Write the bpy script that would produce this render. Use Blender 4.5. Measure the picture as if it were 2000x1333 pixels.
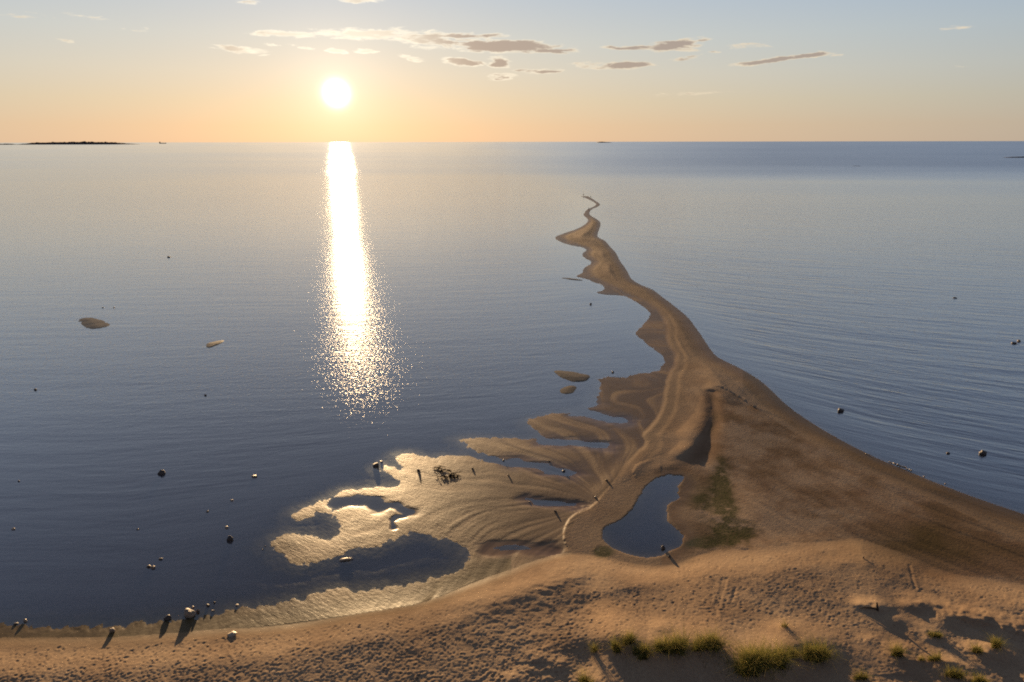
import bpy, bmesh, math, random
import numpy as np
from mathutils import Matrix, Vector, Euler

random.seed(7)
rng = np.random.default_rng(7)
for o in list(bpy.data.objects):
    bpy.data.objects.remove(o)
sc = bpy.context.scene
COL = sc.collection
R = math.radians

# ------------------------------------------------------------------ camera
CAM_H, F, CU, CV = 40.0, 1333.0, 1000.0, 666.5          # metres, focal length in photo pixels, picture centre
PITCH, ROLL = R(16.28), R(0.09)
f_ = np.array([0, math.cos(PITCH), -math.sin(PITCH)])
r0 = np.array([1.0, 0, 0]); u0_ = np.array([0, math.sin(PITCH), math.cos(PITCH)])
r_ = r0 * math.cos(ROLL) - u0_ * math.sin(ROLL)
u_ = u0_ * math.cos(ROLL) + r0 * math.sin(ROLL)
cam_d = bpy.data.cameras.new("camera")
cam = bpy.data.objects.new("camera", cam_d); COL.objects.link(cam)
cam.matrix_world = Matrix(((r_[0], u_[0], -f_[0], 0), (r_[1], u_[1], -f_[1], 0), (r_[2], u_[2], -f_[2], CAM_H), (0, 0, 0, 1)))
cam_d.sensor_width = 36; cam_d.lens = 36 * F / 2000
cam_d.clip_start = 0.5; cam_d.clip_end = 150000
sc.camera = cam

def ray(u, v):
    u = np.asarray(u, float); v = np.asarray(v, float)
    return f_ + ((u - CU) / F)[..., None] * r_ + ((CV - v) / F)[..., None] * u_
def ground(u, v, h=0.0):
    d = ray(u, v); t = (CAM_H - np.asarray(h)) / -d[..., 2]
    return d * t[..., None] + np.array([0, 0, CAM_H])
def azel(u, v):
    d = ray(u, v); d = d / np.linalg.norm(d)
    return math.degrees(math.atan2(d[0], d[1])), math.degrees(math.asin(d[2]))
def pxm(u, v):
    """photo pixels per metre at the ground point seen at (u, v)"""
    d = ray(u, v); return F / (CAM_H / -d[2])

# ------------------------------------------------------------------ exposure, render
vs = sc.view_settings
sc.display_settings.display_device = 'sRGB'
vs.view_transform = 'Standard'; vs.look = 'None'; vs.gamma = 1; vs.use_curve_mapping = False
EXPOSURE = 1.35
vs.exposure = EXPOSURE
sc.render.engine = 'CYCLES'
sc.cycles.max_bounces = 6; sc.cycles.transparent_max_bounces = 8
sc.cycles.use_denoising = False
sc.cycles.sample_clamp_indirect = 6; sc.cycles.sample_clamp_direct = 5; sc.cycles.filter_width = 1.9

# ------------------------------------------------------------------ node helper
class NT:
    def __init__(s, tree):
        s.t = tree; s.n = tree.nodes; s.l = tree.links; s.n.clear()
    def add(s, typ, ins=None, **kw):
        nd = s.n.new(typ)
        for k, v in kw.items(): setattr(nd, k, v)
        for k, v in (ins or {}).items(): s.put(nd.inputs[k], v)
        return nd
    def put(s, sock, v):
        if isinstance(v, bpy.types.NodeSocket): s.l.new(v, sock)
        else: sock.default_value = v
    def m(s, op, a, b=None, c=None, clamp=False):
        nd = s.n.new('ShaderNodeMath'); nd.operation = op; nd.use_clamp = clamp
        s.put(nd.inputs[0], a)
        if b is not None: s.put(nd.inputs[1], b)
        if c is not None: s.put(nd.inputs[2], c)
        return nd.outputs[0]
    def vm(s, op, a, b=None, out=0):
        nd = s.n.new('ShaderNodeVectorMath'); nd.operation = op
        s.put(nd.inputs[0], a)
        if b is not None: s.put(nd.inputs[1], b)
        return nd.outputs[out]
    def mix(s, f, a, b, blend='MIX'):
        nd = s.n.new('ShaderNodeMix'); nd.data_type = 'RGBA'; nd.blend_type = blend
        s.put(nd.inputs[0], f); s.put(nd.inputs[6], a); s.put(nd.inputs[7], b)
        return nd.outputs[2]
    def rng(s, v, a, b, c=0.0, d=1.0, smooth=True):
        nd = s.n.new('ShaderNodeMapRange'); nd.interpolation_type = 'SMOOTHSTEP' if smooth else 'LINEAR'
        for i, x in enumerate((v, a, b, c, d)): s.put(nd.inputs[i], x)
        return nd.outputs[0]
    def ramp(s, f, stops, interp='LINEAR'):
        nd = s.n.new('ShaderNodeValToRGB'); cr = nd.color_ramp; cr.interpolation = interp
        while len(cr.elements) < len(stops): cr.elements.new(0.5)
        for e, (p, c) in zip(cr.elements, stops): e.position = p; e.color = c
        s.put(nd.inputs[0], f); return nd.outputs[0]
    def noise(s, vec, scale, detail=2.0, rough=0.5, out=0, dim='3D', dist=0.0):
        nd = s.add('ShaderNodeTexNoise', {'Scale': scale, 'Detail': detail, 'Roughness': rough, 'Distortion': dist}, noise_dimensions=dim)
        s.put(nd.inputs['Vector'], vec); return nd.outputs[out]
    def attr(s, name):
        return s.add('ShaderNodeAttribute', attribute_name=name).outputs['Fac']
    def comb(s, x, y, z=0.0):
        return s.add('ShaderNodeCombineXYZ', {0: x, 1: y, 2: z}).outputs[0]

def lin(r, g, b, k=1.0):
    f = lambda c: (c / 255 / 12.92) if c / 255 <= 0.04045 else ((c / 255 + 0.055) / 1.055) ** 2.4
    return (f(r) * k, f(g) * k, f(b) * k, 1.0)

# ------------------------------------------------------------------ sun and sky
SUN_AZ, SUN_EL = azel(657, 183)                     # degrees; azimuth clockwise from the viewing direction
SUN_EL_LAMP = SUN_EL
sv = Vector((math.sin(R(SUN_AZ)) * math.cos(R(SUN_EL)), math.cos(R(SUN_AZ)) * math.cos(R(SUN_EL)), math.sin(R(SUN_EL))))
sun_d = bpy.data.lights.new("sun", 'SUN'); sun_d.energy = 5.0; sun_d.angle = R(0.53); sun_d.color = (1.0, 0.68, 0.36)
sun = bpy.data.objects.new("sun", sun_d); COL.objects.link(sun)
sun.rotation_euler = (-sv).to_track_quat('-Z', 'Y').to_euler()
sun.location = (0, 0, 120)

world = bpy.data.worlds.new("World"); sc.world = world; world.use_nodes = True
W = NT(world.node_tree)
gen = W.add('ShaderNodeTexCoord').outputs['Generated']
dirn = W.vm('NORMALIZE', gen)
sep = W.add('ShaderNodeSeparateXYZ', {0: dirn})
dx, dy, dz = sep.outputs
el = W.m('MULTIPLY', W.m('ARCSINE', W.m('MAXIMUM', dz, 0.0)), 180 / math.pi)
az = W.m('MULTIPLY', W.m('ARCTAN2', dx, dy), 180 / math.pi)
K = 0.5 ** EXPOSURE
x = W.m('DIVIDE', el, 90.0)
sq = W.m('SQRT', x)                                  # finer stops near the horizon
def st(e, c): return (math.sqrt(e / 90), lin(*c, K))
front = W.ramp(sq, [st(0, (223, 190, 156)), st(1.2, (222, 193, 159)), st(3, (218, 200, 171)), st(5, (213, 204, 186)), st(7.5, (202, 203, 197)),
                    st(10.5, (186, 195, 203)), st(17, (172, 183, 201)), st(30, (140, 150, 174)), st(50, (108, 114, 132)), st(90, (88, 92, 108))])
back = W.ramp(sq, [st(0, (146, 130, 134)), st(5, (168, 146, 146)), st(12, (152, 142, 150)), st(30, (122, 120, 134)), st(90, (88, 92, 108))])
cosaz = W.m('COSINE', W.m('MULTIPLY', W.m('SUBTRACT', az, SUN_AZ), math.pi / 180))
sky = W.mix(W.rng(cosaz, -0.6, 0.9), back, front)
# away from the sun the sky in view turns bluer and a little darker
ang = W.m('MULTIPLY', W.m('ARCCOSINE', W.m('MINIMUM', W.vm('DOT_PRODUCT', dirn, tuple(sv), 1), 0.9999999)), 180 / math.pi)
sky = W.mix(W.rng(ang, 6, 75, 0, 1), sky, W.mix(1.0, sky, (0.60, 0.75, 0.93, 1), 'MULTIPLY'))
# Nishita sky underneath: scattering round the sun and the zenith light
nish = W.add('ShaderNodeTexSky', sky_type='NISHITA')
nish.sun_disc = False; nish.sun_elevation = R(SUN_EL); nish.sun_rotation = R(SUN_AZ)
nish.altitude = 40; nish.air_density = 1.0; nish.dust_density = 1.0; nish.ozone_density = 1.5
# clouds, placed by direction
wn = W.noise(W.comb(W.m('MULTIPLY', az, .30), W.m('MULTIPLY', el, 1.3), 9.0), 1.0, 4.0, .6, out=1)
wsep = W.add('ShaderNodeSeparateXYZ', {0: wn}).outputs
ae = W.comb(W.m('ADD', az, W.m('MULTIPLY', W.m('SUBTRACT', wsep[0], .5), 3.2)), W.m('ADD', el, W.m('MULTIPLY', W.m('SUBTRACT', wsep[1], .5), .75)))
def cloud_list():
    L = [(40,32,62,7,0,.62),(185,33,75,8,0,.55),(265,57,30,5,0,.6),(125,78,32,6,3,.62),(485,2,40,8,0,.7),(700,1,60,8,0,.75),
         (470,97,70,10,2,.85),(530,87,18,6,0,.75),(592,94,36,5,4,.8),(657,100,27,6,0,1.0),(716,100,33,6,0,1.0),(805,115,36,7,8,.85),
         (560,68,105,11,0,.95),(700,67,135,13,0,1.02),(830,76,105,22,4,1.0),(905,71,120,8,0,1.05),(870,84,60,12,4,1.05),
         (985,91,150,15,2,1.5),(1075,99,75,7,3,1.15),(742,65,50,9,2,1.2),(902,121,46,13,8,1.45),(972,122,34,13,8,1.45),
         (975,150,36,10,0,.9),(1065,140,55,9,-3,1.0),(1025,137,40,7,0,.8),
         (1315,89,64,15,-6,1.5),(1228,93,72,7,2,1.1),(1370,77,20,9,-10,.8),(1320,98,90,7,0,.75),(1220,128,74,9,-2,1.5),(1150,125,46,13,0,.62),
         (1340,113,46,6,-6,.8),(1405,102,24,5,0,.75),(1470,90,50,11,3,.66),(1492,120,80,7,-6,1.25),(1575,108,66,9,-5,1.3),(1628,108,34,6,0,.6),
         (1870,55,60,7,0,.5),(1878,130,26,6,0,.45),(1305,186,52,8,-2,.47),(1350,183,140,7,-2,.44)]
    return L
acc = None
for (u, v, hw, hh, tilt, w) in cloud_list():
    a0, e0 = azel(u, v); a1, _ = azel(u + hw, v); _, e1 = azel(u, v - hh)
    mp = W.add('ShaderNodeMapping', {'Vector': ae, 'Location': (a0, e0, 0), 'Rotation': (0, 0, R(-tilt)), 'Scale': (a1 - a0, e1 - e0, 1)}, vector_type='TEXTURE')
    ln = W.vm('LENGTH', mp.outputs[0], out=1)
    g = W.rng(ln, 0.0, 1.25, w, 0.0)
    acc = g if acc is None else W.m('MAXIMUM', acc, g)
nv = W.comb(W.m('MULTIPLY', az, 0.42), W.m('MULTIPLY', el, 2.0))
nz = W.noise(nv, 1.5, 6.0, 0.62, dim='2D', dist=.4)
nzc = W.noise(W.comb(W.m('MULTIPLY', az, 0.5), W.m('MULTIPLY', el, 3.2), 3.0), 1.5, 6.0, 0.65)
nz2 = W.noise(nv, 0.35, 3.0, 0.5, dim='2D')
# a few more thin clouds of the same sort beyond the frame, at the same heights
far_band = W.m('MULTIPLY', W.rng(W.m('ABSOLUTE', W.m('SUBTRACT', el, 12.0)), 0, 7, 0.75, 0), W.rng(W.m('ABSOLUTE', az), 40, 60, 0, 1))
acc = W.m('MAXIMUM', acc, W.m('MULTIPLY', far_band, W.rng(nz2, 0.45, 0.7)))
fld = W.m('ADD', acc, W.m('MULTIPLY', W.m('SUBTRACT', nz, 0.5), 1.7))
calpha = W.m('MULTIPLY', W.rng(fld, 0.24, 0.82), W.rng(acc, 0.05, 0.35))
core = W.m('MULTIPLY', W.rng(W.m('ADD', acc, W.m('ADD', W.m('MULTIPLY', W.m('SUBTRACT', nzc, 0.5), 1.0), W.m('MULTIPLY', W.m('SUBTRACT', nz, 0.5), 1.2))), 0.48, 1.0), W.rng(ang, 4, 12, 0.35, 1.0))
near = W.rng(ang, 2, 26)
cbright = W.mix(near, lin(255, 248, 228, K * 1.05), lin(232, 216, 190, K))
ccol = W.mix(core, cbright, lin(166, 149, 138, K))
skyc = W.mix(W.m('MULTIPLY', calpha, 0.9), sky, ccol)
# the sun itself: disc and the bright air round it
g1 = W.m('EXPONENT', W.m('MULTIPLY', W.m('POWER', W.m('DIVIDE', ang, 0.68), 2.0), -1.0))
g2 = W.m('EXPONENT', W.m('DIVIDE', ang, -2.2))
g3 = W.m('EXPONENT', W.m('DIVIDE', ang, -7.0))
bg1 = W.add('ShaderNodeBackground', {'Color': skyc, 'Strength': 1.0})
bg2 = W.add('ShaderNodeBackground', {'Color': nish.outputs[0], 'Strength': 0.0})
def scaled(c, f):
    nd = W.n.new('ShaderNodeVectorMath'); nd.operation = 'SCALE'; nd.inputs[0].default_value = c; W.put(nd.inputs['Scale'], f); return nd.outputs[0]
gl = W.vm('ADD', W.vm('ADD', scaled((1.0, .96, .88), W.m('MULTIPLY', g1, 1.6)), scaled((1.0, .86, .68), W.m('MULTIPLY', g2, 0.14))), scaled((1.0, .83, .68), W.m('MULTIPLY', g3, 0.04)))
bg3 = W.add('ShaderNodeBackground', {'Color': gl, 'Strength': 1.0})
s1 = W.add('ShaderNodeAddShader', {0: bg1.outputs[0], 1: bg2.outputs[0]})
s2 = W.add('ShaderNodeAddShader', {0: s1.outputs[0], 1: bg3.outputs[0]})
wo = W.add('ShaderNodeOutputWorld', {'Surface': s2.outputs[0]})
world.cycles.sampling_method = 'MANUAL'; world.cycles.sample_map_resolution = 1024
NISH_STRENGTH = 0.003
bg2.inputs['Strength'].default_value = NISH_STRENGTH

# ------------------------------------------------------------------ numpy tools
def hash2(ix, iy, seed):
    h = (ix.astype(np.int64) * 374761393 + iy.astype(np.int64) * 668265263 + seed * 1442695041) & 0xFFFFFFFF
    h = ((h ^ (h >> 13)) * 1274126177) & 0xFFFFFFFF
    return ((h ^ (h >> 16)) & 0xFFFFFF) / float(0xFFFFFF)
def vnoise(x, y, seed=0):
    ix = np.floor(x); iy = np.floor(y); fx = x - ix; fy = y - iy
    fx = fx * fx * fx * (fx * (fx * 6 - 15) + 10); fy = fy * fy * fy * (fy * (fy * 6 - 15) + 10)
    a = hash2(ix, iy, seed); b = hash2(ix + 1, iy, seed); c = hash2(ix, iy + 1, seed); d = hash2(ix + 1, iy + 1, seed)
    return (a + (b - a) * fx) * (1 - fy) + (c + (d - c) * fx) * fy - 0.5
def fbm(x, y, oct=4, seed=0, gain=0.5):
    s = 0; amp = 1; tot = 0
    for k in range(oct):
        s = s + vnoise(x * 2 ** k + 13.1 * k, y * 2 ** k - 7.7 * k, seed + k) * amp; tot += amp; amp *= gain
    return s / tot * 2
def ss(t):
    t = np.clip(t, 0, 1); return t * t * (3 - 2 * t)
def chaikin(p, closed=False, n=1):
    p = np.asarray(p, float)
    for _ in range(n):
        q = np.roll(p, -1, 0) if closed else p[1:]
        b = p if closed else p[:-1]
        r = np.empty((2 * len(b), 2)); r[0::2] = b * .75 + q * .25; r[1::2] = b * .25 + q * .75
        if not closed: r = np.vstack([p[:1], r, p[-1:]])
        p = r
    return p
def W2(p): return ground(np.asarray(p, float)[:, 0], np.asarray(p, float)[:, 1])[:, :2]
def dist(X, Y, P, closed=False):
    P = np.asarray(P); Q = np.roll(P, -1, 0) if closed else P[1:]; A = P if closed else P[:-1]
    best = np.full(X.shape, 1e18)
    for (ax, ay), (bx, by) in zip(A, Q):
        ex, ey = bx - ax, by - ay; L = ex * ex + ey * ey + 1e-12
        t = np.clip(((X - ax) * ex + (Y - ay) * ey) / L, 0, 1)
        d2 = (X - ax - t * ex) ** 2 + (Y - ay - t * ey) ** 2
        np.minimum(best, d2, out=best)
    return np.sqrt(best)
def inside(X, Y, P):
    c = np.zeros(X.shape, bool); n = len(P)
    for i in range(n):
        (x1, y1), (x2, y2) = P[i], P[(i + 1) % n]
        if y1 == y2: continue
        m = ((y1 > Y) != (y2 > Y)) & (X < (x2 - x1) * (Y - y1) / (y2 - y1) + x1)
        c ^= m
    return c

# ------------------------------------------------------------------ outlines measured in the photograph, laid on the ground
RIGHT = [(1131,383),(1146,382),(1157,388),(1168,395),(1174,400),(1168,405),(1156,409),(1151,416),(1153,421),(1166,428),(1174,434),(1172,447),(1166,460),
         (1170,465),(1183,470),(1192,482),(1204,494),(1211,510),(1223,525),(1230,538),(1233,545),(1250,556),(1277,566),(1290,577),(1318,598),(1345,620),
         (1362,643),(1378,667),(1393,690),(1406,701),(1440,716),(1480,739),(1510,765),(1540,795),(1585,826),(1640,859),(1700,890),(1760,915),(1830,945),
         (1900,971),(1960,991),(2000,1004),(2100,1040),(2500,1190)]
LEFT = [(-600,1228),(0,1226),(136,1226),(204,1226),(272,1220),(340,1209),(397,1204),(425,1196),(500,1189),(536,1180),(599,1171),(614,1157),(656,1154),(710,1155),
        (770,1145),(824,1136),(851,1126),(887,1121),(908,1103),(914,1088),(905,1067),(878,1055),(833,1038),(800,1043),(764,1058),(728,1070),(692,1075),
        (668,1083),(638,1094),(608,1101),(581,1103),(554,1088),(530,1068),(534,1053),(560,1040),(599,1044),(626,1050),(656,1049),(665,1031),(656,1016),
        (644,1004),(620,999),(611,1007),(593,1016),(576,1013),(576,1002),(590,996),(650,971),(671,959),(692,962),(719,954),(755,950),(779,947),(782,941),
        (771,932),(755,926),(741,920),(749,908),(764,912),(788,921),(776,908),(774,893),(789,885),(812,888),(833,894),(899,891),(920,893),(944,899),
        (964,903),(950,888),(926,881),(900,863),(900,857),(950,854),(1055,858),(1051,844),(1031,831),(1030,823),(1055,813),(1107,805),(1150,800),
        (1160,781),(1178,752),(1170,737),(1226,737),(1234,732),(1283,727),(1296,713),(1299,700),(1283,686),(1262,672),(1252,661),(1238,652),(1259,631),
        (1270,620),(1268,609),(1249,594),(1231,584),(1218,578),(1184,577),(1160,572),(1181,567),(1178,557),(1157,552),(1152,547),(1120,540),(1139,534),
        (1138,525),(1159,513),(1142,505),(1135,497),(1150,486),(1104,478),(1079,465),(1098,457),(1120,450),(1137,443),(1150,433),(1148,428),(1138,421),
        (1146,409),(1160,404),(1166,399),(1150,390),(1131,383)]
rightP = chaikin(RIGHT, n=2); leftP = chaikin(LEFT, n=1)
LAND = W2(np.vstack([rightP, [(2500, 1800), (-600, 1800)], leftP]))
RIGHT_W, LEFT_W = W2(rightP), W2(leftP)
BL = chaikin([(1138,384),(1152,389),(1166,399),(1158,406),(1143,412),(1148,430),(1136,445),(1110,455),(1092,464),(1120,475),(1152,486),(1142,497),(1155,506),(1161,514),
      (1145,525),(1148,536),(1170,549),(1202,562),(1236,580),(1262,592),(1283,606),(1296,630),(1299,660),(1305,680),(1317,693),(1314,713),(1301,735),
      (1296,760),(1290,790),(1284,812),(1264,834),(1250,848),(1262,866),(1238,884),(1222,905),(1205,930),(1185,962),(1160,990),(1128,1011),(1112,1038),(1102,1070)], n=1)
POND = chaikin([(1174,1047),(1179,1029),(1206,1020),(1230,999),(1248,972),(1269,945),(1290,933),(1314,928),(1335,936),(1332,954),(1320,972),(1305,993),(1311,1017),
        (1326,1032),(1332,1050),(1320,1071),(1305,1086),(1284,1091),(1242,1088),(1200,1075),(1180,1060)], closed=True)
TROUGH = chaikin([(1180,1030),(1206,1020),(1230,999),(1248,972),(1269,945),(1292,931),(1325,920),(1355,903),(1370,880),(1378,852),(1392,824),(1390,800),(1384,762)], n=1)
INNER = chaikin([(1384,762),(1402,752),(1440,772),(1490,806),(1560,852),(1640,892),(1700,926),(1800,966),(1900,1012),(2000,1062),(2500,1290)], n=1)
BERM = W2(np.vstack([BL, [(1100,1080),(1150,1078),(1176,1060)], TROUGH, INNER, rightP[::-1]]))
FB = chaikin([(-600,1246),(0,1246),(200,1246),(330,1238),(430,1228),(500,1226),(590,1216),(740,1193),(830,1178),(932,1134),(995,1112),(1070,1087),(1110,1080),(1180,1076),
      (1240,1093),(1284,1097),(1312,1097),(1345,1080),(1400,1077),(1450,1074),(1500,1068),(1560,1061),(1640,1054),(1672,1051),(1722,1066),(1790,1090),
      (1830,1112),(1900,1127),(2000,1140),(2500,1230)], n=1)
FORE = W2(np.vstack([FB, [(2500, 1800), (-600, 1800)]]))
RIDGES = [  # polyline, height, seaward width, landward width (metres)
    ([(1700,1058),(1560,1080),(1450,1101),(1350,1122),(1250,1141),(1150,1156),(1080,1166),(980,1190),(860,1214),(700,1240),(560,1258)], .12, 2.2, 1.0),
    ([(1144,1080),(1095,1110),(1040,1140),(960,1162),(860,1184),(740,1206),(600,1229),(480,1243),(330,1251),(0,1258),(-300,1258)], .10, 1.6, 0.8),
    ([(1180,1098),(1120,1128),(1040,1158),(940,1180),(800,1206),(640,1236)], .11, 1.4, 0.7),
    ([(1262,866),(1240,882),(1224,900),(1190,945),(1150,990)], .12, 1.0, 1.0),
    ([(1290,860),(1262,890),(1232,925),(1195,970),(1155,1005),(1132,1030)], .10, 1.0, 1.0),
    ([(1258,958),(1288,920),(1322,903),(1346,884),(1360,857),(1372,826)], .12, 1.8, 1.1),
    ([(1185,985),(1158,1012),(1138,1042),(1124,1072),(1098,1108),(1060,1138)], .22, 2.4, 2.0),
    ([(1420,826),(1460,818),(1510,830),(1560,842)], .04, 1.4, 1.2),
    ([(1470,852),(1500,840),(1545,836)], .03, 1.2, 1.2),
    ([(1430,775),(1520,832),(1620,884),(1720,935),(1830,980),(2000,1062),(2300,1190)], .10, 2.0, 1.1),
    ([(1480,795),(1600,862),(1700,908),(1820,955),(2000,1035),(2300,1160)], .09, 1.6, 1.0),
    ([(1560,905),(1650,925),(1720,955),(1800,985)], .07, 1.8, 1.1),
    ([(1320,1096),(1290,1102),(1240,1100),(1190,1092)], .06, 1.0, 1.0),
    ([(1400,1074),(1520,1066),(1600,1058),(1668,1052)], .10, 1.2, 0.9),
    ([(1134,1296),(1165,1282),(1195,1268),(1220,1256),(1245,1266),(1265,1274),(1310,1268),(1345,1264),(1385,1261),(1425,1276),(1450,1286),(1500,1291),(1550,1284),(1600,1288),(1640,1304),(1665,1320)], 1.35, 2.8, 2.0),
]
MOUNDS = [  # u, v, radius (m), height (m)
    (1288,1224,1.0,.32),(1533,1227,.9,.30),(1690,1181,1.0,.42),(1715,1184,1.0,.45),(1746,1211,.8,.30),(1786,1172,1.0,.28),(1776,1183,.7,.25),(1820,1186,1.6,.36),
    (1850,1188,1.5,.30),(1875,1202,1.2,.42),(1890,1206,1.1,.40),(1920,1203,1.6,.52),(1945,1212,1.2,.35),(1985,1224,1.2,.50),(1972,1236,.8,.30),(1845,1215,1.2,.30),
    (1822,1240,1.2,.30),(1756,1281,1.2,.34),(1815,1290,1.6,.38),(1840,1296,1.0,.28),(1908,1272,1.2,.42),(1930,1278,1.0,.30),(1948,1264,1.3,.40),(1870,1322,1.4,.42),
    (1905,1330,1.4,.38),(1765,1265,.8,.22),(1705,1252,.8,.20),(1865,1299,.9,.25),(1900,1298,1.0,.22),(1046,1283,.8,.20),(1090,1297,.9,.30),(1003,1326,1.1,.32),
    (1150,1328,1.0,.30),(1040,1310,.6,.15),(2040,1240,1.6,.5),(2080,1290,1.6,.5),(2060,1340,1.8,.5)]
PUDDLES = [  # pieces of the flats that lie just under water
    ([(1132,806),(1165,812),(1212,822)], 1.1, .16), ([(1060,863),(1100,864),(1178,871)], .8, .15), ([(1005,902),(1040,908),(1075,917),(1106,923)], 1.0, .17),
    ([(1030,974),(1060,981),(1120,986)], .6, .15), ([(955,1072),(1010,1070),(1074,1074)], .6, .03),
    ([(662,982),(690,977),(722,980),(748,991)], .75, .2), ([(772,991),(786,996),(797,1002)], .55, .2), ([(752,985),(774,993)], .35, .18), ([(768,1016),(776,1010),(790,1008)], .3, .14),
    ([(770,1032),(766,1020)], .2, .12),
    ([(1130,770),(1150,790)], 1.0, .12), ([(960,898),(985,903)], .45, .15)]

GU0, GV0, GDU, GDV = -260.0, 370.0, 2.5, 2.0
gu = np.arange(GU0, 2301, GDU); gv = np.arange(GV0, 1500, GDV)

def splat_noise(X, Y):
    return (fbm(X * .12, Y * .12, 3, 3) * .05 + fbm(X * .5, Y * .5, 3, 9) * .022)

def terrain(U, V):
    """height (m) and surface fields of the sand at photo-ground positions"""
    G = ground(U, V); X, Y = G[..., 0], G[..., 1]
    wob = fbm(X * .9, Y * .9, 3, 21) * .35 + fbm(X * .25, Y * .25, 2, 22) * .3
    dR = dist(X, Y, RIGHT_W); dL = dist(X, Y, LEFT_W)
    ins = inside(X, Y, LAND)
    d = np.where(ins, 1, -1) * np.minimum(dR, dL)
    rightside = ss((dL - dR) / 6 + .5)
    # feathery seaward edge of the left flats: streaks that run out towards the water
    a = R(28); xs, ys = X * math.cos(a) + Y * math.sin(a), -X * math.sin(a) + Y * math.cos(a)
    feather = fbm(xs * 1.6, ys * .4, 4, 31) * .65 + fbm(X * 3.1, Y * 3.1, 2, 33) * .30
    near = 1 - ss((Y - 90) / 120)
    d = d + np.where(dL < dR, (wob * .8 + feather) * (.25 + .75 * near), wob * .18)
    base = np.where(d > 0, .042 * (1 - np.exp(-np.maximum(d, 0) / 2.2)) + .0018 * np.maximum(d, 0), np.where(dL < dR, np.maximum(.035 * d, .035 * -1.5 + .10 * (d + 1.5)) if False else np.where(d > -2, .035 * d, -.07 + .1 * (d + 2)), .09 * d))
    base = np.clip(base, -1.6, .30)
    # flats: gentle hummocks and drainage streaks
    fc = ground(1180, 985); fx_, fy_ = X - fc[0], Y - fc[1]
    fr_ = np.hypot(fx_, fy_); fa = np.arctan2(fy_, -fx_) + .012 * fr_ + .25 * fbm(X * .08, Y * .08, 2, 46)
    streak_ = fbm(fa * 22, fr_ * .12, 4, 41)
    flatn = streak_ * .013 + fbm(X * .3, Y * .3, 3, 42) * .016
    bi = inside(X, Y, BERM)
    blu = np.interp(V, BL[np.argsort(BL[:, 1]), 1], BL[np.argsort(BL[:, 1]), 0])
    east = ss((U - blu - 40) / 60) * ss((V - 715) / 40)
    dBL0 = dist(X, Y, W2(BL))
    h = base + flatn * ss(d / 3) * np.where(bi | (east > 0), 0, ss(dBL0 / 5))
    # raised back of the spit
    dBL = dist(X, Y, W2(BL)); dT = dist(X, Y, W2(TROUGH)); dI = dist(X, Y, W2(INNER))
    fadeN = ss((838 - V) / 88)
    wl = (.8 + .014 * np.maximum(Y - 100, 0)) 
    dBL = np.maximum(dBL + fbm(X * .25, Y * .25, 2, 45) * .25, 0)
    b = np.minimum(np.minimum((.15 * ss(dBL / wl) + .10 * ss((dBL - 1.9) / .9)) + .75 * ss((dBL - 3) / 10), ss((dT + 4.5 * fadeN) / 4.5 * .9 + .1)), np.minimum(ss((dI + 12 * fadeN) / 12), ss(dR / (11 + 11 * ss((U - 1420) / 160) * ss((V - 800) / 110)))))
    crown = (1 - .42 * ss((V - 860) / 60)) * ss((1088 - V) / 50) * (.42 + .33 * ss(np.minimum(dBL, dR) / 12))
    PW = W2(POND); pi_ = inside(X, Y, PW); dp = dist(X, Y, PW, closed=True)
    h = h + np.maximum(np.where(bi, b * crown, 0), east * ss(dR / (12 + 8 * ss((V - 800) / 110))) * np.maximum(.38 * ss((dp - 1) / 9), .75 * fadeN * (.42 + .58 * ss((dBL - 3) / 10))))
    dtr = dist(X, Y, W2(chaikin([(1390,766),(1392,800),(1397,822),(1384,850),(1377,880),(1360,902),(1328,917),(1300,926)], n=1)))
    h = h - (.16 + .06 * ss((V - 840) / 50)) * np.exp(-(dtr / (1.0 + .5 * ss((V - 840) / 50))) ** 2)
    h = np.where(dtr < 4, np.maximum(h, .17), h)
    # foreshore behind the pond and along the near beach
    fi = inside(X, Y, FORE); dfb = dist(X, Y, W2(FB)); df = dfb * np.where(fi, 1, 0)
    h = h + .55 * ss(df / 4.5) + .045 * df
    for P, amp, ws, wl_ in RIDGES:
        P = np.asarray(P, float)
        Pw = W2(chaikin(P, n=1)); dd = dist(X, Y, Pw)
        vr = np.interp(U, np.sort(P[:, 0]), P[np.argsort(P[:, 0]), 1])
        w = np.where(V < vr, ws, wl_)
        tp = ss(np.minimum(np.hypot(X - Pw[0, 0], Y - Pw[0, 1]), np.hypot(X - Pw[-1, 0], Y - Pw[-1, 1])) / 7)
        along = tp * (.7 + .6 * fbm(X * .12, Y * .12, 2, int(amp * 100)))
        h = h + amp * along * np.exp(-(dd / w) ** 2 * .9) * ss((d + .3) / .8)
    for (mu, mv, rad, hh) in MOUNDS:
        c = ground(mu, mv)
        rr = np.hypot((X - c[0]) / 1.25, Y - c[1]) / rad
        h = h + .52 * hh * np.exp(-rr ** 2 * 1.3) * (1 + .35 * fbm(X * 1.3, Y * 1.3, 2, 77))
    und = ss(df / 3)
    h = h + und * (fbm(X * .16, Y * .16, 3, 51) * .055 + fbm(X * .7, Y * .7, 3, 52) * .022)
    h = h + np.where(bi & ~fi, b, 0) * (fbm(X * .35, Y * .35, 3, 53) * .05 + fbm(X * 1.2, Y * 1.2, 2, 54) * .012)
    # lines of the retreating water along the spit and fine trodden roughness
    lines = fbm(dR * .9, Y * .015 + X * .01, 3, 71) * .035 + fbm(dR * 2.2, Y * .03, 2, 72) * .015
    h = h + np.where((bi | (east > 0)) & ~fi, ss(dR / 4) * ss(dBL / 4), 0) * lines
    h = h + (und * .6 + np.where(bi, .5 * b, 0)) * fbm(X * 2.2, Y * 2.2, 3, 73) * .030
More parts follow.
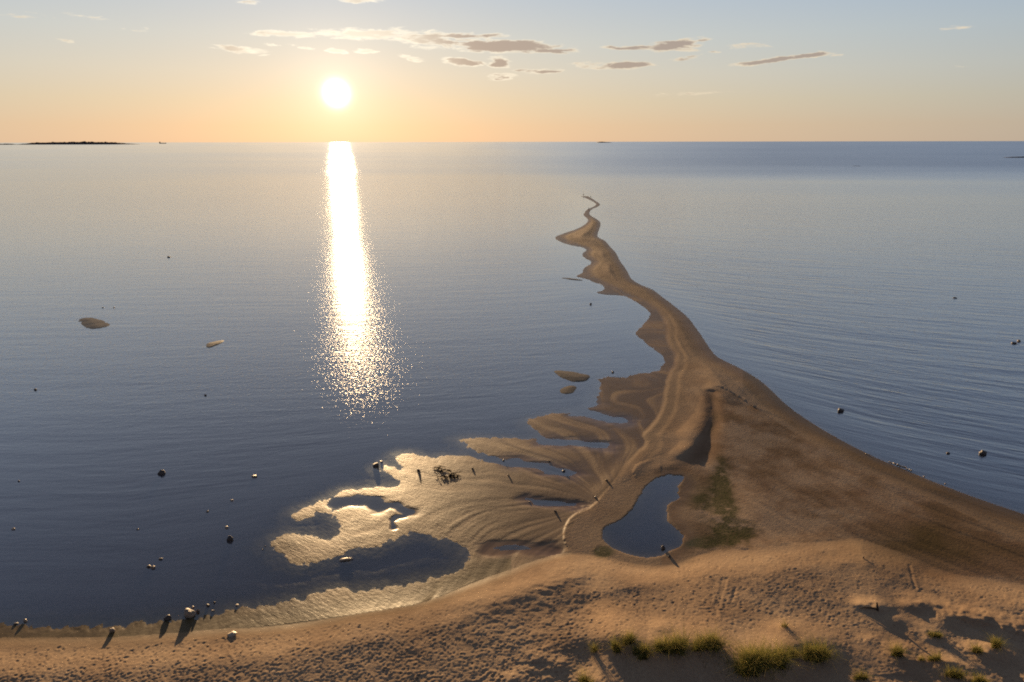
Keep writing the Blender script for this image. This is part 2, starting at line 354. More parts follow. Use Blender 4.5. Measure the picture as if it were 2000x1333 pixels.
    wx, wy = X + fbm(X * .5, Y * .5, 2, 74) * 1.2, Y + fbm(X * .5, Y * .5, 2, 75) * 1.2
    sc1 = 1 - 2.2 * np.abs(fbm(wx * 1.25, wy * 1.7, 1, 76)); sc2 = fbm(wx * 2.6, wy * 3.6, 1, 78)
    trod = np.clip(.55 + 1.1 * fbm(X * .07, Y * .07, 3, 79), .08, 1) * np.where((U > 1150) & (U < 1640) & (V > 1272), .25, 1)
    h = h + und * trod * (sc1 * .012 + sc2 * .028)
    # pond basin
    sdp = dp * np.where(pi_, 1, -1) + fbm(X * .35, Y * .35, 4, 64) * 1.1 * ss((U - 1180) / 160)
    pin = sdp > 0; sp = ss((np.abs(sdp) + fbm(X * .8, Y * .8, 3, 61) * .3) / np.where((U > 1290) & (V < 1075), 6.0, 3.5) + .03)
    h = np.where(~pin & (dp < 4) & ~pi_ & (dtr > 3), np.maximum(h, POND_Z + .03), h)
    h = np.where(pin, np.maximum(POND_Z - .06 * sdp, -.4), (POND_Z + .02) * (1 - sp) + h * sp)
    # puddles
    pud = np.zeros_like(h); plev = np.zeros_like(h)
    for P, w, dep in PUDDLES:
        dd = dist(X, Y, W2(P)) + fbm(X * .45, Y * .8, 3, 63) * 1.0 * w
        pk = (np.exp(-np.maximum(dd, 0) ** 2 / (4.2 * w ** 2)) * (1 - np.exp(-np.maximum(dd + 3, 0))))
        plev = np.where(pk > pud, dep * .10, plev); pud = np.maximum(pud, pk)
    h = np.where(h > -.03, h * (1 - pud) - plev * pud, h)
    fields = dict(dfb=dfb, X=X, Y=Y, d=d, df=df, bi=bi, fi=fi, b=b, dR=dR, dL=dL, dI=dI, dp=dp, dtr=dtr, pi=pi_, east=east, xs=xs, ys=ys, streak=streak_, pud=pud)
    return h, fields
POND_Z = 0.15

U, V = np.meshgrid(gu, gv)
Hh, fl = terrain(U, V)

# footprints: thousands of trodden dimples with soft rims, pressed into the near beach
def press(H, count, ubox, vbox, dep, seed, dens=None):
    g = np.random.default_rng(seed)
    us = g.uniform(*ubox, count); vsx = g.uniform(*vbox, count)
    for u, v in zip(us, vsx):
        iu = int((u - GU0) / GDU); iv = int((v - GV0) / GDV)
        if not (8 < iu < len(gu) - 8 and 8 < iv < len(gv) - 8): continue
        if not fl['fi'][iv, iu] or fl['df'][iv, iu] < 1.2: continue
        if dens is not None and g.random() > dens(u, v, iu, iv): continue
        ppm = float(pxm(np.array(u), np.array(v)))
        L = g.uniform(.08, .19); sq_ = g.uniform(.6, 1.0); th = g.uniform(-.6, .6) + (math.pi / 2 if g.random() < .35 else 0)
        ru = int(math.ceil(L * 2.2 * ppm / GDU)); rv = int(math.ceil(L * 2.2 * ppm * .7 / GDV))
        sl = (slice(iv - rv, iv + rv + 1), slice(iu - ru, iu + ru + 1))
        if iv - rv < 0 or iu - ru < 0: continue
        x0, y0 = fl['X'][iv, iu], fl['Y'][iv, iu]
        ex, ey = fl['X'][sl] - x0, fl['Y'][sl] - y0
        q = np.hypot((ex * math.cos(th) + ey * math.sin(th)) / L, (-ex * math.sin(th) + ey * math.cos(th)) / (L * sq_))
        H[sl] += dep * g.uniform(.6, 1.2) * (-np.exp(-q ** 2 * 1.6) + .45 * np.exp(-(q - 1.35) ** 2 * 5))
dens_field = fbm(fl['X'] * .09, fl['Y'] * .09, 3, 88)
def dens(u, v, iu, iv):
    lee = (1150 < u < 1640) and v > 1275
    s = .62 + .9 * dens_field[iv, iu]
    if lee: s *= .12
    if 1150 < u < 1640 and 1225 < v < 1275: s *= .3
    if u > 1660 and v > 1170: s *= .35
    return s
press(Hh, 19000, (-250, 1250), (1150, 1490), .030, 5, dens)
press(Hh, 13000, (1150, 2280), (1070, 1490), .027, 6, dens)
# a pair of wheel ruts up the beach
for (pts, w) in (([(1412,1128),(1408,1150),(1398,1180),(1396,1205)], .10), ([(1418,1130),(1413,1152),(1403,1182),(1400,1206)], .10), ([(1437,1148),(1430,1172)], .10),
                 ([(1776,1104),(1782,1130),(1788,1150)], .10)):
    sel = (np.abs(U - pts[0][0]) < 60) & (V > 1090) & (V < 1230)
    dd = dist(fl['X'][sel], fl['Y'][sel], W2(pts)); Hh[sel] += -.035 * np.exp(-(dd / w) ** 2) + .015 * np.exp(-((dd - .25) / w) ** 2)

def put_attr(me, name, arr):
    a = me.attributes.new(name, 'FLOAT', 'POINT'); a.data.foreach_set('value', np.ascontiguousarray(arr, dtype=np.float32).ravel())

def grid_mesh(name, P, keep=None, smooth=True):
    """P: rows x cols x 3; keep: mask of cells"""
    nr, nc = P.shape[:2]
    idx = np.arange(nr * nc).reshape(nr, nc)
    quads = np.stack([idx[1:, :-1], idx[1:, 1:], idx[:-1, 1:], idx[:-1, :-1]], -1).reshape(-1, 4)
    if keep is not None: quads = quads[keep.ravel()]
    used, inv = np.unique(quads, return_inverse=True)
    quads = inv.reshape(-1, 4)
    co = P.reshape(-1, 3)[used]
    me = bpy.data.meshes.new(name)
    me.vertices.add(len(co)); me.vertices.foreach_set('co', co.astype(np.float32).ravel())
    me.loops.add(quads.size); me.loops.foreach_set('vertex_index', quads.astype(np.int32).ravel())
    me.polygons.add(len(quads)); me.polygons.foreach_set('loop_start', np.arange(0, quads.size, 4, dtype=np.int32))
    me.update(calc_edges=True); me.validate()
    if smooth: me.polygons.foreach_set('use_smooth', np.ones(len(quads), bool))
    return me, used
def link(name, me, mat=None, parent=None, **props):
    o = bpy.data.objects.new(name, me); COL.objects.link(o)
    if mat is not None and me is not None: me.materials.append(mat)
    if parent is not None: o.parent = parent
    for k, v in props.items(): o[k] = v
    return o

# ------------------------------------------------------------------ sand material
def blob(u0, v0, su, sv_, U=U, V=V): return np.exp(-((U - u0) / su) ** 2 - ((V - v0) / sv_) ** 2)
X, Y = fl['X'], fl['Y']
n1 = fbm(X * .25, Y * .25, 4, 101); n2 = fbm(X * 1.1, Y * 1.1, 3, 102); n3 = fl['streak'] * 1.7 + fbm(X * .12, Y * .12, 3, 103) * .5
plain = ~fl['bi'] & ~fl['fi'] & (fl['east'] > .5)
flats = ~fl['bi'] & ~fl['fi'] & ~plain
wet = np.clip(1.15 - Hh / .26 + n3 * .35, 0, 1)
wet = np.where(fl['bi'], np.clip(1 - Hh / .22, 0, 1), wet)
wet = np.where(fl['fi'], np.clip(1 - Hh / .3, 0, 1) * .8, wet)
wet = np.where(plain, np.clip(.22 - Hh / 1.2 + n1 * .35, 0, .6), wet)
wet = np.maximum(wet, np.where(~fl['pi'] & (U > 1290), 1.0, .5) * np.exp(-(fl['dp'] / 2.2) ** 2) * (Hh < .3))
damp = np.where(plain, .46 + 1.1 * n1 + .5 * n2 - .5 * blob(1640, 1000, 40, 14) - .5 * blob(1500, 860, 60, 14) - .4 * blob(1560, 1020, 60, 12), 0) + np.where(flats, .22 + .9 * n3 + .75 * blob(940, 975, 150, 60) + .5 * blob(700, 1022, 40, 20) + .45 * blob(588, 1074, 34, 18) + .6 * ss((U - 1020) / 120) - .3 * blob(640, 990, 60, 20) - .4 * blob(820, 1010, 60, 25) - .3 * blob(800, 910, 60, 14), 0)
damp += 1.1 * blob(1900, 1075, 130, 42) + .9 * blob(1760, 1020, 90, 28) + .8 * blob(1860, 1110, 60, 22) + .7 * blob(1450, 1055, 60, 22) + .5 * blob(1650, 1040, 80, 16) + .6 * blob(1680, 965, 50, 8)
damp += np.where(fl['bi'] | fl['fi'], .18 + .5 * n1, 0)
damp = damp + .9 * np.exp(-(fl['dtr'] / 1.6) ** 2)  # damp trough sand, darkened further to paint in the ridge's shadow
damp += np.where((fl['dR'] < 3.5) & (fl['bi']), .8 * (1 - fl['dR'] / 3.5), 0)
damp -= np.where(fl['bi'] & (U > 1400) & (fl['dR'] > 3.5), .35, 0)
damp = np.clip(damp, 0, 1)
alg = (1.0 * blob(1408, 945, 16, 38) + 1.2 * blob(1418, 1000, 20, 30) + 1.3 * blob(1438, 1042, 36, 20) + .8 * blob(1380, 1062, 40, 10) + .5 * blob(1375, 985, 22, 30)) * (1 + 1.1 * n2 + .9 * n1)
alg += 1.3 * blob(1178, 1078, 16, 9)
alg = np.clip(alg * 2.3 - .12, 0, 1)
# olive film along the near waterline
film = np.where(flats, np.clip(fl['pud'] * 1.5 - .1 + .45 * fbm(X * .1, Y * .1, 3, 105) + .3 * fl['streak'], 0, 1), 0) * np.clip(1.6 - Hh / .12, 0, 1)
strip = (~fl['fi']) & (U < 1000) & (V > 1090) & (Hh > -.05)
olive = np.where(strip, .8 + .3 * n1 + .25 * ss((450 - U) / 100), 0) + np.where(fl['fi'] & (U < 1000), np.exp(-fl['df'] / 1.0) * .5, 0)
olive = np.where(strip, olive * (.35 + .65 * ss((430 - U) / 120)) + 1.1 * np.exp(-(fl['dfb'] / 2.2) ** 2), olive)
olive += np.where(plain, .5 * np.clip(n1 + .15, 0, 1), 0) + .7 * blob(1820, 1060, 150, 50) + np.where(fl['bi'] & (U > 1450), .6 * np.exp(-(fl['dR'] / 3.5) ** 2), 0)
olive = np.clip(olive, 0, 1)

PT = ground(U, V, Hh)
keepv = Hh > -.9
kc = keepv[1:, 1:] | keepv[:-1, :-1] | keepv[1:, :-1] | keepv[:-1, 1:]
me, used = grid_mesh("sand_spit", PT, kc)
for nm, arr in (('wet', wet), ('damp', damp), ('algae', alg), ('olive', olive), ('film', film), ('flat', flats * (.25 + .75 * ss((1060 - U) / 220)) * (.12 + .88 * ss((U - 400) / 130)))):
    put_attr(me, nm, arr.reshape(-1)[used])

sand = bpy.data.materials.new("sand"); sand.use_nodes = True
S = NT(sand.node_tree)
pos = S.add('ShaderNodeNewGeometry').outputs['Position']
aw, ad, aa, ao, af, am = (S.attr(k) for k in ('wet', 'damp', 'algae', 'olive', 'flat', 'film'))
nA = S.noise(pos, 0.55, 5, .6); nB = S.noise(pos, 5.0, 4, .6); nC = S.noise(pos, 0.11, 3, .5)
dry = S.mix(nA, (.275, .188, .112, 1), (.395, .278, .168, 1))
dry = S.mix(S.rng(nB, .35, .75, 0, .6), dry, (.22, .142, .09, 1))
nP = S.noise(pos, 14.0, 3, .7)
dry = S.mix(S.rng(nP, .52, .75, 0, .5), dry, (.17, .113, .067, 1))
dry = S.mix(S.rng(nP, .48, .25, 0, .35), dry, (.49, .37, .23, 1))
dmp = S.mix(nA, (.150, .088, .048, 1), (.24, .148, .086, 1))
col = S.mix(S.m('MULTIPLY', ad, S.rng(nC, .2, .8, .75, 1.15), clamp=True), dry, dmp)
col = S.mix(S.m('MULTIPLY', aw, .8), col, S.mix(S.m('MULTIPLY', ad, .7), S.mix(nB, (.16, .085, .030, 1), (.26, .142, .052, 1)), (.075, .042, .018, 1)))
col = S.mix(S.m('MULTIPLY', ao, .9, clamp=True), col, S.mix(nA, (.052, .034, .011, 1), (.100, .066, .024, 1)))
col = S.mix(S.m('MULTIPLY', aa, S.rng(nB, .3, .7, .55, 1.0)), col, S.mix(nB, (.014, .018, .005, 1), (.05, .058, .012, 1)))
mps = S.add('ShaderNodeMapping', {'Vector': pos, 'Rotation': (0, 0, R(52)), 'Scale': (.45, 1.6, 1)}, vector_type='TEXTURE')
rip = S.noise(mps.outputs[0], 1.5, 4, .65)
fine = S.noise(pos, 3.2, 4, .65)
hgt = S.m('MULTIPLY', S.m('ADD', S.m('MULTIPLY', fine, S.rng(aw, .1, .8, .030, .012)), S.m('MULTIPLY', S.m('MULTIPLY', rip, af), .024)), S.rng(am, .2, .8, 1.0, .15))
bmp = S.add('ShaderNodeBump', {'Strength': 1.0, 'Distance': 1.0, 'Height': hgt})
bs = S.add('ShaderNodeBsdfPrincipled', {'Base Color': col, 'Roughness': S.m('SUBTRACT', S.rng(aw, 0.1, 1, .95, .42), S.m('MULTIPLY', am, .25)), 'Normal': bmp.outputs[0], 'IOR': 1.35,
      'Specular IOR Level': S.m('ADD', S.rng(aw, 0, .7, .06, .16), S.m('MULTIPLY', am, .26))})
S.add('ShaderNodeOutputMaterial', {'Surface': bs.outputs[0]})
link("sand_spit", me, sand, kind='structure', label='long winding brown sand spit and beach running out into the sea')

# ------------------------------------------------------------------ water
def water_material(name, deep, wave, far):
    m = bpy.data.materials.new(name); m.use_nodes = True
    T = NT(m.node_tree)
    p = T.add('ShaderNodeNewGeometry').outputs['Position']
    if far:
        ph, ps, dep, calm, sig, rif = (T.attr(k) for k in ('phase', 'cross', 'depth', 'calm', 'sigma', 'riffle'))
        v1 = T.comb(ph, T.m('MULTIPLY', ps, .16)); v2 = T.comb(ph, T.m('MULTIPLY', ps, .28), 7.0)
        w1 = T.noise(v1, .30, 2.0, .5, dist=.25); w2 = T.noise(v2, .85, 2.0, .55, dist=.3)
        w0 = T.noise(v1, .07, 2.0, .5)
        pm = T.add('ShaderNodeMapping', {'Vector': p, 'Rotation': (0, 0, R(-42)), 'Scale': (1.0, 2.6, 1)}, vector_type='TEXTURE').outputs[0]
        w3 = T.noise(pm, 2.4, 2.0, .6)
        w3b = T.noise(pm, .8, 2, .5)
        big = T.m('ADD', T.m('MULTIPLY', w1, .17), T.m('ADD', T.m('MULTIPLY', w2, .07), T.m('MULTIPLY', w0, .16)))
        glint = T.m('MULTIPLY', T.noise(pm, 12.0, 1.0, .5), T.rng(T.noise(p, 2.2, 1.0, .5), .46, .80))
        small = T.m('MULTIPLY', T.m('ADD', T.m('ADD', T.m('MULTIPLY', w3, .011), T.m('MULTIPLY', w3b, .027)), T.m('MULTIPLY', glint, .031)), rif)
        hgt = T.m('ADD', T.m('MULTIPLY', big, calm), small)
    else:
        dep = T.attr('depth'); sig = .02
        hgt = T.m('MULTIPLY', T.noise(p, 1.2, 2, .5), .004)
    bmp = T.add('ShaderNodeBump', {'Strength': wave, 'Distance': 1.0, 'Height': hgt})
    N = bmp.outputs[0]
    lw = T.add('ShaderNodeLayerWeight', {'Blend': .5, 'Normal': N}).outputs['Facing']
    # mean Fresnel reflectance of a rough sea (Schlick with slope variance)
    kk = T.m('DIVIDE', T.m('EXPONENT', T.m('MULTIPLY', sig, -1.0)), T.m('ADD', 1.0, T.m('MULTIPLY', T.m('POWER', sig, 1.5), 9.0)))
    fr = T.m('ADD', .022, T.m('MULTIPLY', T.m('MULTIPLY', T.m('POWER', lw, 3.0), .978), kk), clamp=True)
    rough = T.m('SQRT', T.m('MULTIPLY', sig, 1.414))
    gl = T.add('ShaderNodeBsdfGlossy', {'Color': (1, 1, 1, 1), 'Roughness': rough, 'Normal': N}, distribution='BECKMANN')
    df = T.add('ShaderNodeSubsurfaceScattering', {'Color': deep, 'Scale': 4.0, 'Radius': (1, 1, 1)}, falloff='BURLEY')
    tr = T.add('ShaderNodeBsdfTransparent', {'Color': (.82, .86, .84, 1)})
    op = T.m('SUBTRACT', 1.0, T.m('EXPONENT', T.m('MULTIPLY', dep, -11.0)))
    body = T.add('ShaderNodeMixShader', {0: op, 1: tr.outputs[0], 2: df.outputs[0]})
    sh = T.add('ShaderNodeMixShader', {0: fr, 1: body.outputs[0], 2: gl.outputs[0]})
    T.add('ShaderNodeOutputMaterial', {'Surface': sh.outputs[0]})
    return m
sea_m = water_material("sea_water", (.032, .033, .041, 1), 1.0, True)
pond_m = water_material("pond_water", (.030, .031, .038, 1), 1.0, False)

# sea sheet: rows of constant distance, out past the horizon
def row_y(v):   # ground distance of a level picture row
    return CAM_H * (F * math.cos(PITCH) + (CV - v) * math.sin(PITCH)) / (F * math.sin(PITCH) - (CV - v) * math.cos(PITCH))
hz = CV - F * math.tan(PITCH)
su = np.concatenate([np.arange(-4000, -300, 60), np.arange(-300, 2300, 6.0), np.arange(2300, 6001, 60)])
sv2 = np.concatenate([hz + np.array([.35, .7, 1.2, 1.8, 2.5, 3.5, 5, 7, 9, 12, 15, 18]), np.arange(hz + 22, 372, 4), np.arange(372, 1540, 4.0)])
yy = np.array([row_y(v) for v in sv2])
dep_ = np.array([F * math.cos(PITCH) * y / y for y in yy])
axis_depth = yy * math.cos(PITCH) + CAM_H * math.sin(PITCH)
SX = (su[None, :] - CU) / F * axis_depth[:, None]; SY = np.repeat(yy[:, None], len(su), 1)
SP = np.stack([SX, SY, np.zeros_like(SX)], -1)
# back to photo pixels for the depth lookup
rel = SP - np.array([0, 0, CAM_H]); zc = rel @ f_; PU = CU + F * (rel @ r_) / zc; PV = CV - F * (rel @ u_) / zc
def lookup(A, u, v, fill):
    iu = (u - GU0) / GDU; iv = (v - GV0) / GDV
    ok = (iu >= 0) & (iu < len(gu) - 1) & (iv >= 0) & (iv < len(gv) - 1)
    i0 = np.clip(iu.astype(int), 0, len(gu) - 2); j0 = np.clip(iv.astype(int), 0, len(gv) - 2)
    fx = np.clip(iu - i0, 0, 1); fy = np.clip(iv - j0, 0, 1)
    r = (A[j0, i0] * (1 - fx) + A[j0, i0 + 1] * fx) * (1 - fy) + (A[j0 + 1, i0] * (1 - fx) + A[j0 + 1, i0 + 1] * fx) * fy
    return np.where(ok, r, fill)
dR_ = dist(SX, SY, RIGHT_W); dL_ = dist(SX, SY, LEFT_W)
depth = np.maximum(0, -lookup(Hh, PU, PV, -2.0))
right_w = ss((SX - 56) / (4 + .35 * np.maximum(SY - 490, 0)) + .5)
right_w = np.where(SY < 490, (dR_ < dL_ - 1e-6).astype(float), right_w)
dmin = np.minimum(dR_, dL_)
phase = SY + right_w * (.30 * SX + 30 * .75 * (1 - np.exp(-dR_ / 30))) + (1 - right_w) * (26 * .55 * (1 - np.exp(-dL_ / 26)) + .00002 * 0)
cross = SX - .2 * right_w * SY
calm = .36 + .64 * right_w
calm = calm * (.25 + .75 * ss(dmin / 14)) * (.5 + .5 * ss((SY - 45) / 60))
calm = calm * (.75 + .5 * (.5 + fbm(SX * .012, SY * .006, 3, 201)))
calm = calm * np.where(SY > 400, 1 / (1 + (SY - 400) / 900), 1)
streak = fbm(SX * .0012, SY * .004, 4, 202)
sigma = .024 + .008 * right_w + .10 * ss((SY - 480 + 200 * streak) / 900) * (.15 + .85 * ss((SX + .1 * SY) / (.5 * SY)))
sigma = np.clip(sigma + .010 * streak, .015, .4)
riffle = .10 + .90 * ss((SY - 68) / 55) * (.55 + .45 * ss(dmin / 25))
me, used = grid_mesh("sea", SP[::-1])
for nm, arr in (('phase', phase), ('cross', cross), ('depth', depth), ('calm', calm), ('sigma', sigma), ('riffle', riffle)):
    put_attr(me, nm, arr[::-1].reshape(-1)[used])
link("sea", me, sea_m, kind='structure', label='calm evening sea reflecting the low sun')

# pond sheet
def poly_sheet(name, Pw, z, grow, step, mat, **props):
    mn, mx = Pw.min(0) - grow, Pw.max(0) + grow
    gx, gy = np.meshgrid(np.arange(mn[0], mx[0] + step, step), np.arange(mn[1], mx[1] + step, step))
    ins = inside(gx, gy, Pw) | (dist(gx, gy, Pw, closed=True) < grow)
    keep = ins[1:, 1:] & ins[:-1, :-1] & ins[1:, :-1] & ins[:-1, 1:]
    me, used = grid_mesh(name, np.stack([gx, gy, np.full_like(gx, z)], -1)[::-1], keep[::-1])
    rel = np.stack([gx, gy, np.full_like(gx, z)], -1) - np.array([0, 0, CAM_H]); zc = rel @ f_
    dd = np.maximum(0, z - lookup(Hh, CU + F * (rel @ r_) / zc, CV - F * (rel @ u_) / zc, 0))
    put_attr(me, 'depth', dd[::-1].reshape(-1)[used])
    return link(name, me, mat, **props)
poly_sheet("pond", W2(POND), POND_Z, 1.6, .35, pond_m, kind='structure', label='dark still pond caught between the sand ridge and the beach')

# ------------------------------------------------------------------ sandbars that break the water
def sandbar(poly, hmax, label, step=1.2):
    P = chaikin(poly, closed=True, n=2); Pw = W2(P)
    u = np.arange(P[:, 0].min() - 14, P[:, 0].max() + 14, step); v = np.arange(P[:, 1].min() - 8, P[:, 1].max() + 8, step * .7)
    uu, vv = np.meshgrid(u, v); g = ground(uu, vv); x, y = g[..., 0], g[..., 1]
    d = dist(x, y, Pw, closed=True) * np.where(inside(x, y, Pw), 1, -1)
    sc_ = Pw.max(0) - Pw.min(0)
    d = d + fbm(x * .8, y * .3, 3, 301) * .06 * min(sc_)
    h = np.where(d > 0, hmax * (1 - np.exp(-d / (.25 * min(sc_)))), .06 * d) + np.where(d > 0, fbm(x * .4, y * .4, 3, 302) * .02, 0)
    p = ground(uu, vv, h); k = h > -.35; keep = k[1:, 1:] | k[:-1, :-1] | k[1:, :-1] | k[:-1, 1:]
    me, used = grid_mesh("sandbar", p, keep)
    for nm, val in (('wet', .9 + 0 * h), ('damp', 1 + 0 * h), ('algae', 0 * h), ('olive', .8 + 0 * h), ('film', 0 * h), ('flat', 0 * h)): put_attr(me, nm, val.reshape(-1)[used])
    link("sandbar", me, sand, kind='structure', label=label)
sandbar([(155,625),(165,621),(185,621),(195,625),(206,628),(215,634),(208,639),(195,642),(178,643),(166,641),(158,634)], .12, 'rounded brown sandbar in the left water, larger of the pair')
sandbar([(403,676),(404,671),(420,667),(441,664),(432,671),(415,678),(405,680)], .13, 'small pointed tan sandbar in the left water nearer the glitter')
sandbar([(1079,724),(1100,724),(1125,728),(1158,735),(1146,744),(1130,747),(1110,745),(1092,736)], .11, 'lens shaped brown sandbar just off the sand flats')
sandbar([(1092,762),(1105,755),(1124,753),(1127,762),(1115,770),(1098,770)], .06, 'faint small sandbar patch barely awash below the lens shaped one')
sandbar([(1092,543),(1110,543),(1138,547),(1136,549),(1115,547)], .15, 'thin dark sliver of sandbar left of the spit')

# ------------------------------------------------------------------ rocks
def rock_material(name, c1, c2, rough=.8):
    m = bpy.data.materials.new(name); m.use_nodes = True; T = NT(m.node_tree)
    p = T.add('ShaderNodeTexCoord').outputs['Object']
    n = T.noise(p, 3.0, 5, .65); n2_ = T.noise(p, 14.0, 3, .6)
    c = T.mix(T.rng(n, .3, .7), c1, c2)
    b = T.add('ShaderNodeBump', {'Strength': .6, 'Distance': .05, 'Height': n2_})
    s = T.add('ShaderNodeBsdfPrincipled', {'Base Color': c, 'Roughness': rough, 'Normal': b.outputs[0]})
    T.add('ShaderNodeOutputMaterial', {'Surface': s.outputs[0]}); return m
dark_rock = rock_material("dark_rock", (.035, .026, .02, 1), (.09, .065, .045, 1), .6)
tan_rock = rock_material("tan_rock", (.17, .12, .08, 1), (.34, .25, .16, 1), .65)
pale_rock = rock_material("pale_rock", (.22, .16, .10, 1), (.40, .30, .19, 1), .5)

def zat(u, v):
    z = float(lookup(Hh, np.array([float(u)]), np.array([float(v)]), -2.0)[0])
    return max(z, 0.0)
def rock(u, v, wpx, hpx, mat, label, group='stones lying in the shallow water', seed=None, deep=.35, name='stone', yaw=None):
    """(u, v) is the middle of the visible stone; wpx, hpx its size in the photo"""
    seed = seed if seed is not None else int(u * 7 + v)
    g = np.random.default_rng(seed)
    z0 = zat(u, v + hpx * .3); ppm = float(pxm(np.array(float(u)), np.array(float(v))))
    w = wpx / ppm; hh = max(hpx / ppm * .75, w * .22)
    bm = bmesh.new(); bmesh.ops.create_icosphere(bm, subdivisions=3 if wpx > 9 else 2, radius=.5)
    off = g.uniform(0, 50, 3)
    planes = [Vector(g.normal(size=3)).normalized() for _ in range(9)]
    for vt in bm.verts:
        c = vt.co.copy(); n = c.normalized()
        for pl in planes:
            q = n.dot(pl)
            if q > .66: c -= pl * (q - .66) * .26
        k = 1 + .12 * math.sin(n.x * 5 + off[0]) * math.sin(n.y * 4 + off[1]) + .08 * math.sin(n.z * 7 + off[2] + n.x * 3)
        vt.co = c * k
    dpt = g.uniform(.65, .95)
    for vt in bm.verts: vt.co = Vector((vt.co.x * w, vt.co.y * w * dpt, vt.co.z * hh * 1.7))
    me = bpy.data.meshes.new(name); bm.to_mesh(me); bm.free()
    me.polygons.foreach_set('use_smooth', np.ones(len(me.polygons), bool))
    p = ground(np.array(float(u)), np.array(float(v + hpx * .25)), z0)
    o = link(name, me, mat); o.location = (p[0], p[1], z0 + hh * .85 * (1 - 2 * deep) * .5)
    o.rotation_euler = (0, 0, yaw if yaw is not None else g.uniform(-.5, .5))
    o['label'] = label; o['category'] = 'stone'
    if group: o['group'] = group
    return o
WG = 'stones lying in the shallow water'; SG = 'stones by the near waterline'; FG = 'small dark stones on the wet flats'
rock(370, 1195, 25, 24, tan_rock, 'biggest tan boulder at the near waterline with a flat lit top', SG, deep=.44, name='boulder')
rock(327, 1206, 15, 11, dark_rock, 'dark rounded boulder at the waterline just left of the biggest boulder', SG, deep=.46, name='boulder')
rock(219, 1231, 12, 13, tan_rock, 'grey upright stone on the olive wet strip with a long shadow', SG, deep=.42)
rock(455, 1239, 20, 5, pale_rock, 'flat pale stone lying on the trodden near beach', SG, deep=.3)
rock(386, 1194, 8, 8, dark_rock, 'dark wet stone touching the right side of the biggest boulder', SG)
rock(377, 1186, 5, 4, pale_rock, 'small bright stone behind the biggest boulder', SG)
rock(406, 1182, 8, 5, dark_rock, 'low dark stone in the water right of the biggest boulder', SG)
rock(419, 1177, 5, 4, dark_rock, 'tiny dark stone furthest out right of the biggest boulder', SG)
rock(416, 1193, 8, 3, tan_rock, 'low brown stone nearly awash right of the biggest boulder', SG)
rock(463, 1182, 7, 3, tan_rock, 'faint brown stone awash off the golden shore edge', SG)
rock(49, 1212, 9, 6, pale_rock, 'bright golden stone in the water near the lower left corner', SG)
rock(31, 1218, 9, 4, dark_rock, 'small dark stone beside the bright golden one, lower left corner', SG)
rock(26, 1033, 7, 5, pale_rock, 'small whitish stone alone near the left picture edge', WG)
rock(37, 940, 4, 3, dark_rock, 'tiny dark speck of stone at the left edge above the whitish one', WG)
rock(315, 923, 16, 10, dark_rock, 'dark oval rock alone in the calm left water', WG, deep=.3, name='boulder')
rock(497, 930, 12, 5, pale_rock, 'pale flat stone glinting right of the dark oval rock', WG)
rock(453, 977, 7, 4, pale_rock, 'small white stone below the pale flat one', WG)
rock(405, 999, 5, 4, dark_rock, 'tiny dark stone with a white spot in the left water', WG)
rock(443, 1030, 9, 5, pale_rock, 'small stone with a bright top just above the pointed dark rock', WG)
rock(450, 1052, 12, 13, dark_rock, 'pointed dark rock with a tan top left of the golden flats', WG, deep=.3, name='boulder')
rock(314, 1092, 8, 4, dark_rock, 'low dark stone above the touching pair', WG)
rock(291, 1106, 9, 6, dark_rock, 'left dark stone of the touching pair', WG)
rock(299, 1108, 9, 7, tan_rock, 'right tan stone of the touching pair', WG)
rock(269, 1034, 6, 3, dark_rock, 'thin dark sliver of stone in open left water', WG)
rock(513, 1073, 3, 3, pale_rock, 'tiny white stone off the tip of the golden flats', WG)
rock(518, 1067, 3, 3, pale_rock, 'tiny white stone touching the tip of the golden flats', WG)
rock(330, 502, 8, 3, dark_rock, 'small black rock far out in the left water above the sandbars', WG)
rock(69, 761, 6, 4, dark_rock, 'small black rock far left below the rounded sandbar', WG)
rock(401, 772, 6, 4, dark_rock, 'small black rock with white spot below the pointed sandbar', WG)
rock(201, 601, 4, 2, dark_rock, 'left one of two tiny specks above the rounded sandbar', WG)
rock(223, 601, 4, 2, dark_rock, 'right one of two tiny specks above the rounded sandbar', WG)
rock(1154, 594, 5, 4, dark_rock, 'small black stone in the bay left of the spit', WG)
rock(1197, 727, 5, 4, dark_rock, 'small black stone in the bay near the wet flats', WG)
rock(1642, 801, 14, 8, dark_rock, 'dark rounded rock alone in the right water off the spit', WG, deep=.3, name='boulder')
rock(1852, 885, 8, 4, dark_rock, 'small low rock right of the beach, smaller of two', WG)
rock(1920, 885, 16, 9, dark_rock, 'jagged dark rock right of the beach, larger of two', WG, deep=.3, name='boulder')
rock(1980, 670, 10, 4, dark_rock, 'flat dark rock near the right edge, left of a touching pair', WG)
rock(1990, 666, 7, 5, tan_rock, 'upright rock near the right edge, right of a touching pair', WG)
rock(1865, 582, 8, 2, dark_rock, 'thin dark sliver of rock far out in the right water', WG)
rock(735, 908, 16, 7, dark_rock, 'dark angular rock at the seaward corner of the golden flats', WG, deep=.42, name='boulder')
rock(745, 902, 7, 3, pale_rock, 'pale flat stone beside the dark angular rock', WG)
rock(1295, 1070, 9, 10, dark_rock, 'dark brown rock standing in the pond', WG, deep=.25, name='boulder')
rock(983, 899, 5, 4, dark_rock, 'dark stone on the flats by the blue puddle', FG)
rock(1073, 901, 6, 4, dark_rock, 'small dark stone casting a long thin shadow on the flats', FG, deep=.46)
rock(993, 928, 5, 4, dark_rock, 'small dark stone left of the middle of the flats', FG, deep=.46)
rock(1101, 920, 9, 4, dark_rock, 'dark stone with white end at the end of the blue puddle', FG)
rock(1103, 920, 3, 2.6, pale_rock, 'tiny white pebble at the end of the blue puddle', FG)
